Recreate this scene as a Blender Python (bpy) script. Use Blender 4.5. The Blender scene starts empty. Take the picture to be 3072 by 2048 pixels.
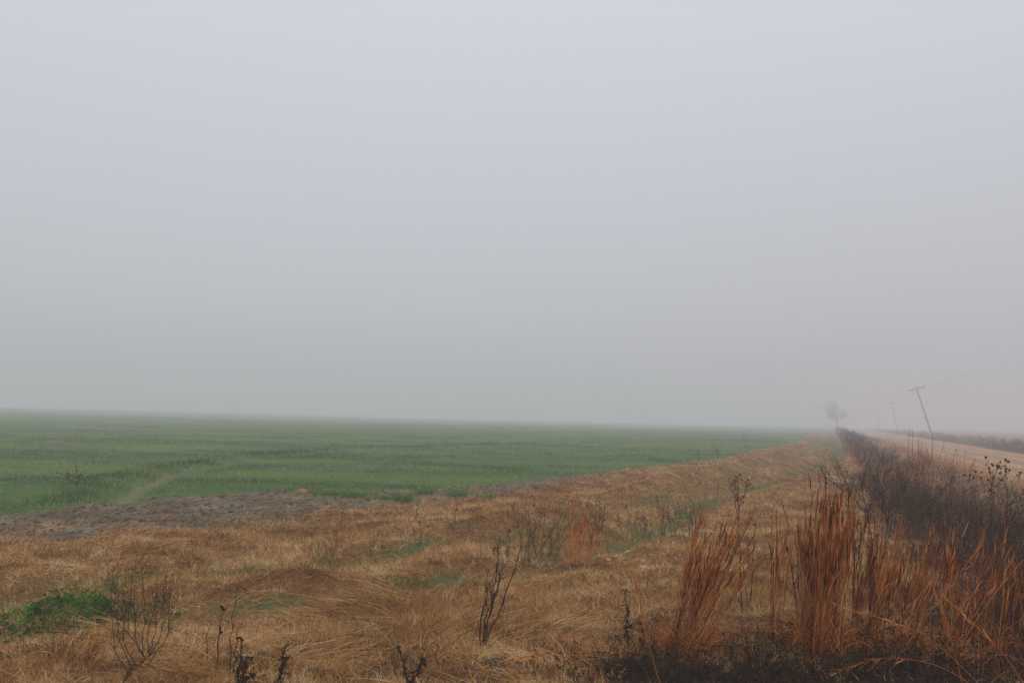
import bpy, math
import numpy as np
from mathutils import Matrix, Vector

R = math.radians
rng = np.random.default_rng(11)
scene = bpy.context.scene
COL = scene.collection

# ---------------------------------------------------------------- numpy noise
def _h(i, j, s):
    n = (i * 374761393 + j * 668265263 + s * 974634541) & 0x7fffffff
    n = ((n ^ (n >> 13)) * 1274126177) & 0x7fffffff
    n = n ^ (n >> 16)
    return (n & 0xffff) / 65535.0

def vnoise(x, y, s=0):
    xi = np.floor(x).astype(np.int64); yi = np.floor(y).astype(np.int64)
    fx = x - xi; fy = y - yi
    u = fx * fx * (3 - 2 * fx); v = fy * fy * (3 - 2 * fy)
    a = _h(xi, yi, s); b = _h(xi + 1, yi, s); c = _h(xi, yi + 1, s); d = _h(xi + 1, yi + 1, s)
    return (a * (1 - u) + b * u) * (1 - v) + (c * (1 - u) + d * u) * v

def fbm(x, y, s=0, o=4):
    t = 0; a = .5; n = 0
    for k in range(o):
        t = t + a * vnoise(x + 17.3 * k, y - 9.1 * k, s + k); n += a
        a *= .5; x = x * 2.03; y = y * 2.03
    return t / n

def sstep(a, b, x):
    t = np.clip((x - a) / (b - a), 0, 1)
    return t * t * (3 - 2 * t)

# ---------------------------------------------------------------- ground plan (metres)
EDGE = np.array([(-400, -200), (-30, -3.5), (-9.5, 8.1), (-5.9, 9.9), (-3.6, 11.5), (-2.4, 13.6), (-1.2, 15.6), (.6, 18.6),
                 (2.6, 23.6), (5, 28.3), (8.2, 33.6), (12.3, 42.7), (27.6, 79), (53, 147), (100, 268), (410, 1060)], float)
MUD = np.array([(-400, -190), (-30, 1), (-12, 9.6), (-7.4, 12), (-6.7, 14.2), (-5.1, 16.5), (-1.7, 18.7), (.2, 21.4), (2.6, 25),
                (5, 29.6), (8.2, 34.2), (12.3, 43.0), (27.6, 79.2), (53, 147.2), (100, 268), (410, 1060)], float)
RUT_A = np.array([(-8, 5.6), (-3.9, 7.3), (-2.3, 8.2), (-1.3, 9.4), (-.4, 10.6), (1.0, 12.3), (1.9, 13.9), (2.6, 15.1), (3.9, 18.9), (7.3, 25.8),
                  (10.7, 32.5), (21.3, 57), (36, 95), (74, 195), (150, 390)], float)
RUT_B = np.array([(-5, 5.0), (-1.0, 7.6), (1.2, 10.2), (2.5, 12.8), (4.1, 17.0), (5.6, 19.8), (10.6, 29), (17, 43), (23.5, 59), (38, 96), (76, 196), (152, 391)], float)
RILL = np.array([(-6.6, 14.2), (-7.2, 16.2), (-7.6, 17.4), (-8.1, 20.6), (-8.25, 24.2), (-8.0, 28), (-7.0, 33), (-5.5, 38), (-2.2, 43), (6, 54), (20, 70)], float)

def pdist(x, y, P):
    """signed distance to a polyline, positive on its left"""
    best = np.full(x.shape, 1e18); sg = np.zeros(x.shape)
    for (ax, ay), (bx, by) in zip(P[:-1], P[1:]):
        dx, dy = bx - ax, by - ay
        t = np.clip(((x - ax) * dx + (y - ay) * dy) / (dx * dx + dy * dy), 0, 1)
        ex = x - ax - t * dx; ey = y - ay - t * dy
        d2 = ex * ex + ey * ey
        m = d2 < best
        best = np.where(m, d2, best); sg = np.where(m, np.sign(dx * ey - dy * ex), sg)
    return np.sqrt(best) * np.where(sg == 0, 1, sg)

SL = 0.39                      # the road runs along x = u + SL*y
ROAD = (5.4, 12.1)
def uof(x, y): return x - SL * y

def height(x, y):
    u = uof(x, y); d = np.hypot(x, y)
    e = pdist(x, y, EDGE)
    inb = sstep(.15, -.35, e) * sstep(5.2, 4.6, u)          # dry grass verge
    z = .10 * (fbm(x / 7, y / 7, 3, 2) - .5) * sstep(3, 8, d)
    lump = fbm(x / 1.05 + .4 * y, y / .8, 5, 3)
    fade = sstep(120, 40, d)
    z = z + inb * (.03 + fade * .32 * np.maximum(lump - .42, -.1) + fade * .14 * (fbm(x / .40, y / .34, 9, 2) - .5))
    near = d < 130
    ra = np.where(near, pdist(x, y, RUT_A), 9); rb = np.where(near, pdist(x, y, RUT_B), 9)
    z = z + inb * np.where(near, .13 * (fbm(ra / .8, (.36 * x + .93 * y) / 3.2, 13, 3) - .5), 0) * sstep(8, 12, d)
    rut = np.exp(-(ra / .32) ** 2) + np.exp(-(rb / .32) ** 2)
    z = z - .09 * rut * inb + inb * (.17 * np.exp(-((ra - .75) / .34) ** 2) + .15 * np.exp(-((rb - .72) / .32) ** 2)) * sstep(9, 13, d)
    rl = np.where(d < 90, pdist(x, y, RILL), 9)
    rw = sstep(44, 20, y)
    z = z - .10 * rw * np.exp(-(rl / .22) ** 2) + .10 * np.exp(-((rl - .75) / .5) ** 2) * sstep(12, 16, y) * sstep(70, 40, y)
    z = z - .42 * np.exp(-((u - 3.0) / .95) ** 2) * sstep(-3, 5, y)                                   # ditch
    z = z + .06 * np.clip(1 - ((u - 8.75) / 3.6) ** 2, 0, 1)                        # crowned road
    z = z - .35 * np.exp(-((u - 14.6) / 1.2) ** 2) + .12 * sstep(16, 19, u)
    fld = sstep(0, 2, e)
    z = z + fld * (.008 + .026 * sstep(-.2, 1.0, pdist(x, y, MUD))) * (fbm(x / 2.2, y / 1.1, 21, 3) - .5) * fade
    z = z + .8 * sstep(25, 190, -x)
    # two little soil heaps thrown up in the field and one by the rill
    for mx, my, h, r in ((-19.6, 35.2, .30, .55), (-17.9, 33.6, .2, .6), (-23.4, 38.6, .3, .6), (-7.9, 15.3, .15, .30)):
        z = z + h * np.exp(-(((x - mx) / r) ** 2 + ((y - my) / (r * .8)) ** 2))
    return z

# ---------------------------------------------------------------- materials
def new_mat(name):
    m = bpy.data.materials.new(name); m.use_nodes = True
    nt = m.node_tree; nt.nodes.clear()
    out = nt.nodes.new('ShaderNodeOutputMaterial')
    return m, nt, out

def nd(nt, typ, **kw):
    n = nt.nodes.new(typ)
    for k, v in kw.items():
        if k.startswith('i_'):
            key = k[2:]
            n.inputs[int(key) if key.isdigit() else key.replace('_', ' ')].default_value = v
        else: setattr(n, k, v)
    return n

def ramp(nt, stops, fac):
    n = nt.nodes.new('ShaderNodeValToRGB'); e = n.color_ramp.elements
    while len(e) < len(stops): e.new(.5)
    for el, (p, c) in zip(e, stops):
        el.position = p; el.color = (*c, 1)
    nt.links.new(fac, n.inputs[0]); return n.outputs[0]

def mixc(nt, f, a, b, mode='MIX'):
    n = nt.nodes.new('ShaderNodeMix'); n.data_type = 'RGBA'; n.blend_type = mode
    for idx, v in ((0, f), (6, a), (7, b)):
        if hasattr(v, 'is_output') or isinstance(v, bpy.types.NodeSocket): nt.links.new(v, n.inputs[idx])
        else: n.inputs[idx].default_value = v if idx == 0 else (*v, 1)
    return n.outputs[2]

def math_(nt, op, a, b=None, clamp=False):
    n = nt.nodes.new('ShaderNodeMath'); n.operation = op; n.use_clamp = clamp
    for i, v in enumerate((a, b)):
        if v is None: continue
        if isinstance(v, bpy.types.NodeSocket): nt.links.new(v, n.inputs[i])
        else: n.inputs[i].default_value = v
    return n.outputs[0]

def noise(nt, scale, detail=4, rough=.6, vec=None, stretch=None):
    tc = nt.nodes.new('ShaderNodeTexCoord'); v = tc.outputs['Object']
    if stretch:
        mp = nt.nodes.new('ShaderNodeMapping'); mp.inputs['Scale'].default_value = stretch
        mp.inputs['Rotation'].default_value = (0, 0, R(-22)) if len(stretch) == 3 else (0, 0, 0)
        nt.links.new(v, mp.inputs[0]); v = mp.outputs[0]
    n = nt.nodes.new('ShaderNodeTexNoise'); n.inputs['Scale'].default_value = scale
    n.inputs['Detail'].default_value = detail; n.inputs['Roughness'].default_value = rough
    nt.links.new(v, n.inputs['Vector']); return n.outputs['Fac']

def attr(nt, name):
    n = nt.nodes.new('ShaderNodeAttribute'); n.attribute_name = name; return n.outputs['Fac']

def blade_mat(name, stops, trans=.35):
    """thin vegetation: every blade carries its own 'tint' (its own colour, in the verge mat also some shade)"""
    m, nt, out = new_mat(name)
    c = ramp(nt, stops, attr(nt, 'tint'))
    d = nd(nt, 'ShaderNodeBsdfDiffuse'); t = nd(nt, 'ShaderNodeBsdfTranslucent')
    nt.links.new(c, d.inputs[0]); nt.links.new(c, t.inputs[0])
    mx = nd(nt, 'ShaderNodeMixShader', i_0=trans)
    nt.links.new(d.outputs[0], mx.inputs[1]); nt.links.new(t.outputs[0], mx.inputs[2])
    nt.links.new(mx.outputs[0], out.inputs[0]); return m

def solid_mat(name, c1, c2, scale, rough=.9, bump=.0, bscale=None, stretch=None):
    m, nt, out = new_mat(name)
    c = mixc(nt, noise(nt, scale, 5, .65, stretch=stretch), c1, c2)
    p = nd(nt, 'ShaderNodeBsdfPrincipled', i_Roughness=rough)
    p.inputs['Specular IOR Level'].default_value = .2
    nt.links.new(c, p.inputs['Base Color'])
    if bump:
        b = nd(nt, 'ShaderNodeBump', i_Strength=bump, i_Distance=.02)
        nt.links.new(noise(nt, bscale or scale * 3, 6, .7), b.inputs['Height']); nt.links.new(b.outputs[0], p.inputs['Normal'])
    nt.links.new(p.outputs[0], out.inputs[0]); return m

# ---------------------------------------------------------------- mesh helpers
def link(name, V, F, mat, parent=None, attrs=None, smooth=False, loc=None):
    me = bpy.data.meshes.new(name)
    V = np.ascontiguousarray(V, np.float32); F = np.ascontiguousarray(F, np.int32)
    n, k = F.shape
    me.vertices.add(len(V)); me.vertices.foreach_set('co', V.ravel())
    me.loops.add(n * k); me.loops.foreach_set('vertex_index', F.ravel())
    me.polygons.add(n); me.polygons.foreach_set('loop_start', np.arange(0, n * k, k, dtype=np.int32))
    for an, av in (attrs or {}).items():
        a = me.attributes.new(an, 'FLOAT', 'POINT'); a.data.foreach_set('value', np.ascontiguousarray(av, np.float32))
    me.update(calc_edges=True)
    me.polygons.foreach_set('use_smooth', np.full(n, smooth))
    me.materials.append(mat)
    o = bpy.data.objects.new(name, me); COL.objects.link(o)
    if parent is not None: o.parent = parent
    if loc is not None: o.location = loc
    return o

def tag(o, label=None, cat=None, group=None, kind=None):
    for k, v in (('label', label), ('category', cat), ('group', group), ('kind', kind)):
        if v: o[k] = v
    return o

def thing(name, label, cat, loc, group=None):
    o = bpy.data.objects.new(name, None); COL.objects.link(o); o.location = loc; o.empty_display_size = .2
    return tag(o, label, cat, group)

def ribbons(base, az, tilt, curl, length, width, K=3, azcurl=0., tip=.15, wprof=None):
    """N curved blades. Returns vertices (N,K+1,2,3) and centre line (N,K+1,3)."""
    N = len(base); az = np.broadcast_to(az, N).astype(float).copy(); tilt = np.broadcast_to(tilt, N).astype(float).copy()
    curl = np.broadcast_to(curl, N); length = np.broadcast_to(length, N); width = np.broadcast_to(width, N); azcurl = np.broadcast_to(azcurl, N)
    C = np.empty((N, K + 1, 3)); C[:, 0] = base
    V = np.empty((N, K + 1, 2, 3))
    fa = rng.uniform(0, 2 * math.pi, N)
    for k in range(K + 1):
        st = np.sin(tilt); d = np.stack([st * np.cos(az), st * np.sin(az), np.cos(tilt)], 1)
        a = np.stack([np.cos(fa), np.sin(fa), np.zeros(N)], 1)
        s = np.cross(d, a); s /= np.maximum(np.linalg.norm(s, axis=1, keepdims=True), 1e-6)
        f = k / K
        w = width * (wprof[k] if wprof is not None else (1 - (1 - tip) * f ** 1.5)) * .5
        V[:, k, 0] = C[:, k] - s * w[:, None]; V[:, k, 1] = C[:, k] + s * w[:, None]
        if k < K:
            C[:, k + 1] = C[:, k] + d * (length / K)[:, None]
            tilt = tilt + curl / K; az = az + azcurl / K
    return V, C

class Soup:
    def __init__(s): s.V = []; s.F = []; s.T = []; s.n = 0
    def rib(s, V, tint):
        N, K1 = V.shape[:2]
        s.V.append(V.reshape(-1, 3)); s.T.append(np.repeat(np.broadcast_to(tint, N), K1 * 2))
        i = (np.arange(N) * K1 * 2)[:, None] + (np.arange(K1 - 1) * 2)[None, :]
        i = i.ravel() + s.n
        s.F.append(np.stack([i, i + 1, i + 3, i + 2], 1)); s.n += N * K1 * 2
    def tube(s, pts, r0, r1, tint=.5, sides=5, close=True):
        P = np.asarray(pts, float); K = len(P)
        if K < 2: return
        tg = np.gradient(P, axis=0); tg /= np.maximum(np.linalg.norm(tg, axis=1, keepdims=True), 1e-9)
        ref = np.array([.31, .92, .2]) if abs(tg[0] @ np.array([.31, .92, .2])) < .9 else np.array([1., 0, 0])
        a = np.cross(tg, ref); a /= np.linalg.norm(a, axis=1, keepdims=True); b = np.cross(tg, a)
        rr = np.asarray(r0, float) if np.ndim(r0) else np.linspace(r0, r1, K)
        ph = np.arange(sides) * 2 * math.pi / sides
        V = P[:, None] + rr[:, None, None] * (np.cos(ph)[None, :, None] * a[:, None] + np.sin(ph)[None, :, None] * b[:, None])
        s.V.append(V.reshape(-1, 3)); s.T.append(np.full(K * sides, tint))
        k = np.arange(K - 1)[:, None] * sides; j = np.arange(sides)[None, :]; j2 = (j + 1) % sides
        s.F.append((np.stack([k + j, k + j2, k + sides + j2, k + sides + j], -1).reshape(-1, 4)) + s.n)
        s.n += K * sides
        if close and sides == 4:
            s.F.append(np.array([[0, 3, 2, 1]]) + s.n - K * sides); s.F.append(np.array([[0, 1, 2, 3]]) + s.n - sides)
        elif close:
            for o0 in (s.n - K * sides, s.n - sides):       # cap: fan around a centre point, as quads
                c = len(s.V); s.V.append(P[0 if o0 == s.n - K * sides else -1][None]); s.T.append(np.array([tint]))
            base0 = s.n - K * sides; last0 = s.n - sides
            for ci, b0 in ((s.n, base0), (s.n + 1, last0)):
                for q in range(0, sides - 1, 2):
                    s.F.append(np.array([[ci, b0 + q, b0 + q + 1, b0 + (q + 2) % sides]]))
                if sides % 2: s.F.append(np.array([[ci, b0 + sides - 1, b0, ci]])) if False else None
            s.F = [f for f in s.F if f is not None]
            s.n += 2
    def blob(s, c, r, tint=.5, seed=0):
        """small knobbly seed head: an 8 x 5 sphere with dents"""
        g = np.random.default_rng(seed); nu, nv = 8, 5
        th = np.linspace(.05, math.pi - .05, nv); ph = np.arange(nu) * 2 * math.pi / nu
        V = np.stack([np.sin(th)[:, None] * np.cos(ph), np.sin(th)[:, None] * np.sin(ph), np.cos(th)[:, None] * np.ones(nu)], -1)
        V = V * np.asarray(r) * g.uniform(.7, 1.25, (nv, nu, 1)) + np.asarray(c)
        s.V.append(V.reshape(-1, 3)); s.T.append(np.full(nu * nv, tint))
        k = np.arange(nv - 1)[:, None] * nu; j = np.arange(nu)[None, :]; j2 = (j + 1) % nu
        s.F.append(np.stack([k + j, k + nu + j, k + nu + j2, k + j2], -1).reshape(-1, 4) + s.n)
        s.F.append(np.array([[0, 2, 4, 6]]) + s.n); s.F.append(np.array([[0, 6, 4, 2]]) + s.n + (nv - 1) * nu)
        s.n += nu * nv
    def build(s, name, mat, parent=None, loc=None, smooth=False):
        V = np.concatenate(s.V)
        return link(name, V, np.concatenate(s.F), mat, parent, {'tint': np.concatenate(s.T)}, smooth, loc)

def scatter(rho, d0, d1, a0=-41, a1=41):
    """random ground points in a sector in front of the roadside, thinning with distance"""
    g = np.geomspace(d0, d1, 400); w = np.array([rho(t) for t in g]) * g
    cdf = np.concatenate([[0], np.cumsum((w[1:] + w[:-1]) / 2 * np.diff(g))])
    N = int(cdf[-1] * R(a1 - a0))
    d = np.interp(rng.uniform(0, cdf[-1], N), cdf, g)
    a = rng.uniform(R(a0), R(a1), N)
    return d * np.sin(a), d * np.cos(a), d

def zoff(x, y): return height(np.atleast_1d(np.asarray(x, float)), np.atleast_1d(np.asarray(y, float)))
def gz(x, y): return float(zoff(x, y)[0])

# ---------------------------------------------------------------- materials used
M = {}
M['dry'] = blade_mat('dry_grass_blades', [(0, (.035, .016, .008)), (.16, (.14, .046, .018)), (.34, (.26, .122, .040)), (.5, (.41, .197, .064)), (.70, (.57, .315, .112)), (.88, (.58, .40, .18)), (1, (.80, .60, .35))], .2)
M['straw'] = blade_mat('straw', [(0, (.055, .024, .009)), (.4, (.31, .15, .052)), (.75, (.62, .36, .145)), (1, (.80, .58, .31))], .2)
M['green'] = blade_mat('young_crop', [(0, (.035, .080, .020)), (.45, (.120, .208, .050)), (.8, (.22, .295, .065)), (1, (.40, .31, .13))], .35)
M['weedgreen'] = blade_mat('green_weeds', [(0, (.03, .070, .016)), (.5, (.095, .20, .042)), (1, (.22, .34, .085))], .4)
M['rust'] = blade_mat('broomsedge', [(0, (.026, .008, .003)), (.35, (.17, .040, .009)), (.7, (.50, .155, .034)), (1, (.75, .39, .15))], .2)
M['brush'] = blade_mat('bare_twigs', [(0, (.012, .008, .006)), (.5, (.055, .032, .014)), (.85, (.21, .125, .050)), (1, (.36, .24, .13))], .15)
M['dark'] = blade_mat('dead_weed_stems', [(0, (.013, .009, .007)), (.6, (.048, .030, .021)), (1, (.12, .072, .044))], .1)
M['debris'] = blade_mat('field_debris', [(0, (.055, .038, .026)), (.5, (.19, .125, .072)), (1, (.50, .37, .22))], .2)

def ground_material():
    m, nt, out = new_mat('verge_soil_and_thatch')
    a = ramp(nt, [(.30, (.040, .021, .009)), (.5, (.22, .112, .039)), (.68, (.50, .275, .10))], noise(nt, 26, 10, .8))
    b = ramp(nt, [(.35, (.75, .72, .70)), (.65, (1, 1, 1))], noise(nt, .55, 4, .6))
    c = mixc(nt, 1, a, b, 'MULTIPLY')
    gm = math_(nt, 'MULTIPLY', attr(nt, 'greenness'), ramp_f(nt, .50, .62, noise(nt, 1.6, 5, .65)), True)
    c = mixc(nt, gm, c, (.07, .13, .045))
    dk = math_(nt, 'MULTIPLY', attr(nt, 'litter'), ramp_f(nt, .10, .40, noise(nt, 4.5, 6, .7)), True)
    c = mixc(nt, dk, c, mixc(nt, noise(nt, 30, 8, .8), (.008, .005, .004), (.05, .03, .02)))
    p = nd(nt, 'ShaderNodeBsdfPrincipled', i_Roughness=.95); p.inputs['Specular IOR Level'].default_value = .1
    bp = nd(nt, 'ShaderNodeBump', i_Strength=.9, i_Distance=.05)
    nt.links.new(noise(nt, 14, 8, .75), bp.inputs['Height']); nt.links.new(bp.outputs[0], p.inputs['Normal'])
    nt.links.new(c, p.inputs['Base Color']); nt.links.new(p.outputs[0], out.inputs[0]); return m

def ramp_f(nt, lo, hi, fac):
    n = nt.nodes.new('ShaderNodeMapRange'); n.inputs[1].default_value = lo; n.inputs[2].default_value = hi
    nt.links.new(fac, n.inputs[0]); return n.outputs[0]

def field_material():
    m, nt, out = new_mat('crop_field_soil')
    soil = ramp(nt, [(.32, (.055, .033, .019)), (.5, (.165, .120, .082)), (.66, (.35, .27, .19))], noise(nt, 7, 10, .8, stretch=(.45, 1.2, 1)))
    soil = mixc(nt, ramp_f(nt, .47, .60, noise(nt, 2.2, 8, .75, stretch=(.6, 1, 1))), soil, (.125, .135, .085))
    soil = mixc(nt, ramp_f(nt, .50, .64, noise(nt, .95, 8, .7, stretch=(.5, 1.2, 1))), soil, (.105, .072, .048))
    soil = mixc(nt, ramp_f(nt, .60, .68, noise(nt, 1.25, 9, .75, stretch=(.35, 1.6, 1))), soil, (.37, .285, .205))
    g1 = ramp(nt, [(.3, (.050, .110, .028)), (.55, (.088, .165, .046)), (.75, (.14, .225, .055))], noise(nt, .35, 7, .66, stretch=(.6, 1.1, 1)))
    g2 = ramp(nt, [(.35, (.55, .55, .6)), (.6, (1, 1, 1)), (.8, (1.25, 1.1, 1))], noise(nt, 3.5, 6, .7, stretch=(.5, 1.4, 1)))
    g = mixc(nt, 1, g1, g2, 'MULTIPLY')
    k = attr(nt, 'mud')
    k2 = ramp_f(nt, .40, .60, math_(nt, 'ADD', math_(nt, 'MULTIPLY', noise(nt, 1.7, 6, .7), .55), math_(nt, 'SUBTRACT', math_(nt, 'MULTIPLY', k, 1.2), .35)))
    c = mixc(nt, k2, g, soil)
    c = mixc(nt, attr(nt, 'rill'), c, (.205, .148, .10))
    p = nd(nt, 'ShaderNodeBsdfPrincipled', i_Roughness=.95); p.inputs['Specular IOR Level'].default_value = .1
    bp = nd(nt, 'ShaderNodeBump', i_Strength=.5, i_Distance=.03)
    nt.links.new(noise(nt, 16, 9, .75), bp.inputs['Height']); nt.links.new(bp.outputs[0], p.inputs['Normal'])
    nt.links.new(c, p.inputs['Base Color']); nt.links.new(p.outputs[0], out.inputs[0]); return m

def road_material():
    m, nt, out = new_mat('packed_dirt')
    a = ramp(nt, [(.3, (.225, .122, .056)), (.7, (.34, .19, .088))], noise(nt, .8, 8, .7))
    tr = attr(nt, 'track')
    c = mixc(nt, math_(nt, 'MULTIPLY', tr, ramp_f(nt, .3, .6, noise(nt, .5, 6, .7))), a, (.46, .29, .165))
    c = mixc(nt, ramp_f(nt, .62, .75, noise(nt, .9, 9, .75, stretch=(2.5, .35, 1))), c, (.18, .115, .07))
    p = nd(nt, 'ShaderNodeBsdfPrincipled', i_Roughness=.9); p.inputs['Specular IOR Level'].default_value = .15
    bp = nd(nt, 'ShaderNodeBump', i_Strength=.6, i_Distance=.03)
    nt.links.new(noise(nt, 5, 8, .75), bp.inputs['Height']); nt.links.new(bp.outputs[0], p.inputs['Normal'])
    nt.links.new(c, p.inputs['Base Color']); nt.links.new(p.outputs[0], out.inputs[0]); return m

# ---------------------------------------------------------------- terrain, cut into ground, field and road
def axis(s0, n0, growth, far):
    p = [0.]; s = s0
    while p[-1] < far:
        if len(p) > n0: s *= growth
        p.append(p[-1] + s)
    return np.array(p)
pos = axis(.12, 40, 1.035, 1000); up = np.concatenate([-axis(.12, 90, 1.045, 1000)[:0:-1], pos])
up = np.sort(np.concatenate([up[(np.abs(up - ROAD[0]) > .06) & (np.abs(up - ROAD[1]) > .2)], ROAD]))
vp = np.concatenate([-axis(.5, 6, 1.2, 300)[:0:-1], axis(.12, 150, 1.022, 1000)])
U, Vv = np.meshgrid(up, vp)
X = U + SL * Vv; Y = Vv
Z = height(X, Y)
E = pdist(X, Y, EDGE); Md = pdist(X, Y, MUD)
wob = (fbm(X / 1.3, Y / 1.3, 31, 3) - .5)
nv_, nu_ = U.shape
idx = np.arange(nv_ * nu_).reshape(nv_, nu_)
Q = np.stack([idx[:-1, :-1], idx[:-1, 1:], idx[1:, 1:], idx[1:, :-1]], -1)
uc = (U[:-1, :-1] + U[1:, 1:]) / 2
ec = (E[:-1, :-1] + E[1:, 1:]) / 2
f_road = (uc > ROAD[0]) & (uc < ROAD[1])
f_field = (ec > 0) & ~f_road
f_gr = ~f_road & ~f_field
P3 = np.stack([X, Y, Z], -1).reshape(-1, 3)
rutd = np.minimum(np.abs(pdist(X, Y, RUT_A)), np.abs(pdist(X, Y, RUT_B)))
rutw = .25 + .008 * np.hypot(X, Y)
A = {
    'greenness': np.exp(-(rutd / np.minimum(rutw, 1.2)) ** 2) * 1.1,
    'litter': np.maximum(np.maximum(sstep(.2, 1.2, U) * sstep(5.3, 4.8, U) * sstep(60, 12, Y) * .9, 1.5 * sstep(.1, .7, X) * sstep(5.8, 5.2, Y)), np.maximum(1.2 * np.exp(-(((X + 3.3) / .5) ** 2 + ((Y - 5.6) / .35) ** 2)), .75 * sstep(.56, .66, fbm(X / .34, Y / .20, 201, 3)) * sstep(7.6, 5.6, np.hypot(X, Y)))),  # dark humus and soil, plus painted shade at lower right and in thatch gaps
    'mud': np.where(f_field.any() , sstep(.3, -.35, Md + .5 * wob), 0),
    'rill': sstep(.15, .08, np.abs(pdist(X, Y, RILL) + .12 * wob)) * sstep(31, 20, Y) * sstep(13.2, 14.5, Y),
    'track': np.maximum(np.maximum(np.exp(-((U - 6.3) / .22) ** 2), np.exp(-((U - 7.6) / .28) ** 2)), np.maximum(np.exp(-((U - 9.4) / .25) ** 2), np.exp(-((U - 11.0) / .3) ** 2))),
}
for mx, my, r in ((-19.6, 35.2, .5), (-17.9, 33.6, .5), (-23.4, 38.6, .5), (-7.9, 15.3, .16)):
    A['mud'] = np.maximum(A['mud'], np.exp(-(((X - mx) / r) ** 2 + ((Y - my) / r) ** 2)) * 1.2)

def cut(name, mask, mat, keys):
    F = Q[mask]; ids, inv = np.unique(F, return_inverse=True)
    o = link(name, P3[ids], inv.reshape(F.shape), mat, None, {k: A[k].ravel()[ids] for k in keys}, True)
    return tag(o, kind='structure')
cut('ground', f_gr, ground_material(), ('greenness', 'litter'))
cut('field', f_field, field_material(), ('mud', 'rill'))
cut('dirt_road', f_road, road_material(), ('track',))

# standing water in the ditch
m, nt, out = new_mat('ditch_water'); p = nd(nt, 'ShaderNodeBsdfPrincipled', i_Roughness=.06)
p.inputs['Base Color'].default_value = (.03, .028, .022, 1); nt.links.new(p.outputs[0], out.inputs[0])
yy = np.linspace(2, 60, 60)
L_ = np.stack([2.2 + SL * yy, yy, np.full(60, -.33)], 1); R_ = np.stack([3.8 + SL * yy, yy, np.full(60, -.33)], 1)
W = np.concatenate([L_, R_]); i = np.arange(59)
tag(link('ditch_water', W, np.stack([i, i + 60, i + 61, i + 1], 1), m), kind='structure')

# ---------------------------------------------------------------- stuff: dry grass on the verge
def verge_mask(x, y, e=None):
    e = pdist(x, y, EDGE) if e is None else e
    u = uof(x, y)
    return np.maximum(sstep(.25, -.1, e + .7 * (fbm(x / .8, y / .8, 41, 3) - .5)), .42 * sstep(2.4, .1, e) * sstep(1, -3, x) * (fbm(x / .4, y / .3, 43, 2) > .5)) * sstep(5.4, 4.4, u)

def gaps(x, y):
    """small holes in the thatch; litter below is coloured dark for shade under straw"""
    return sstep(.56, .66, fbm(x / .34, y / .20, 201, 3)) * sstep(7.6, 5.6, np.hypot(x, y))

def dry_grass():
    s = Soup()
    def keepers(x, y):
        ra = np.abs(pdist(x, y, RUT_A)); rb = np.abs(pdist(x, y, RUT_B)); rr = np.minimum(ra, rb); u = uof(x, y)
        pm = (1 - .72 * gaps(x, y)) * verge_mask(x, y) * (1 - .92 * np.exp(-(rr / (.24 + .006 * np.hypot(x, y))) ** 2))
        return pm * (1 - .85 * sstep(.5, 1.4, u) * sstep(45, 14, y)) * (1 - .94 * sstep(.1, .8, x) * sstep(5.75, 5.3, y))
    # a low mat of short broken blades
    x, y, d = scatter(lambda t: 5600 * min(1, (6.0 / t) ** 1.56), 4.2, 125, -40, 42)
    k = rng.uniform(0, 1, len(x)) < keepers(x, y) * np.clip(.75 + 2.2 * (fbm(x / .45, y / .3, 51, 3) - .38) + .2 * sstep(9, 16, d), .5, 1)
    x, y, d = x[k], y[k], d[k]; N = len(x)
    V, C = ribbons(np.stack([x, y, zoff(x, y) - .004], 1), rng.uniform(0, 6.3, N), rng.uniform(.5, 1.5, N), rng.normal(.3, .8, N), rng.uniform(.025, .11, N),
                   rng.uniform(.0016, .0042, N) * np.maximum(1, (d / 6) ** .76), 3, rng.normal(0, 1.0, N))
    s.rib(V, np.clip(.48 + 1.5 * (fbm(x / .6, y / .4, 81, 4) - .5) + rng.normal(0, .21, N), 0, 1))  # dark tint blotches also stand for shadows under overhanging straw
    # fuzzy tufts standing out of the mat
    x, y, d = scatter(lambda t: 330 * min(1, (6.0 / t) ** 1.52), 4.2, 125, -40, 42)
    tall = fbm(x / .6, y / .45, 71, 3)
    k = rng.uniform(0, 1, len(x)) < keepers(x, y) * np.clip(.50 + 3.0 * (tall - .36) + .2 * sstep(9, 16, d), .3, 1)
    x, y, d, tall = x[k], y[k], d[k], tall[k]; n = len(x); q = 14; N = n * q
    lod = np.maximum(1, (d / 6) ** .45)
    rad = rng.uniform(.015, .05, n) * lod
    pa = rng.uniform(0, 6.3, N); pr = np.repeat(rad, q) * np.sqrt(rng.uniform(0, 1, N))
    bx = np.repeat(x, q) + np.cos(pa) * pr; by = np.repeat(y, q) + np.sin(pa) * pr
    L = np.repeat((.035 + .13 * np.clip(tall - .28, 0, 1)) * rng.uniform(.6, 1.5, n), q) * rng.uniform(.5, 1.25, N)
    wind = np.repeat(fbm(x / 2, y / 2, 61, 2) * 9, q)
    V, C = ribbons(np.stack([bx, by, zoff(bx, by) - .006], 1), np.where(rng.uniform(0, 1, N) < .3, wind, pa) + rng.normal(0, .6, N), np.abs(rng.normal(.35, .4, N)), rng.normal(.7, .7, N), L,
                   rng.uniform(.0016, .0038, N) * np.repeat(np.maximum(1, (d / 6) ** .76), q), 3, rng.normal(0, .9, N))
    t = np.repeat(.59 + .9 * (fbm(x / 1.2, y / .8, 85, 3) - .5) + .25 * (vnoise(x / 6, y / 6, 83) - .5) + rng.normal(0, .19, n), q) + rng.normal(0, .17, N)
    s.rib(V, np.clip(t, 0, 1))
    return tag(s.build('dry_grass', M['dry']), 'tawny dead grass matted over the verge beside the field', 'grass', kind='stuff')
dry_grass()

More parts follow.
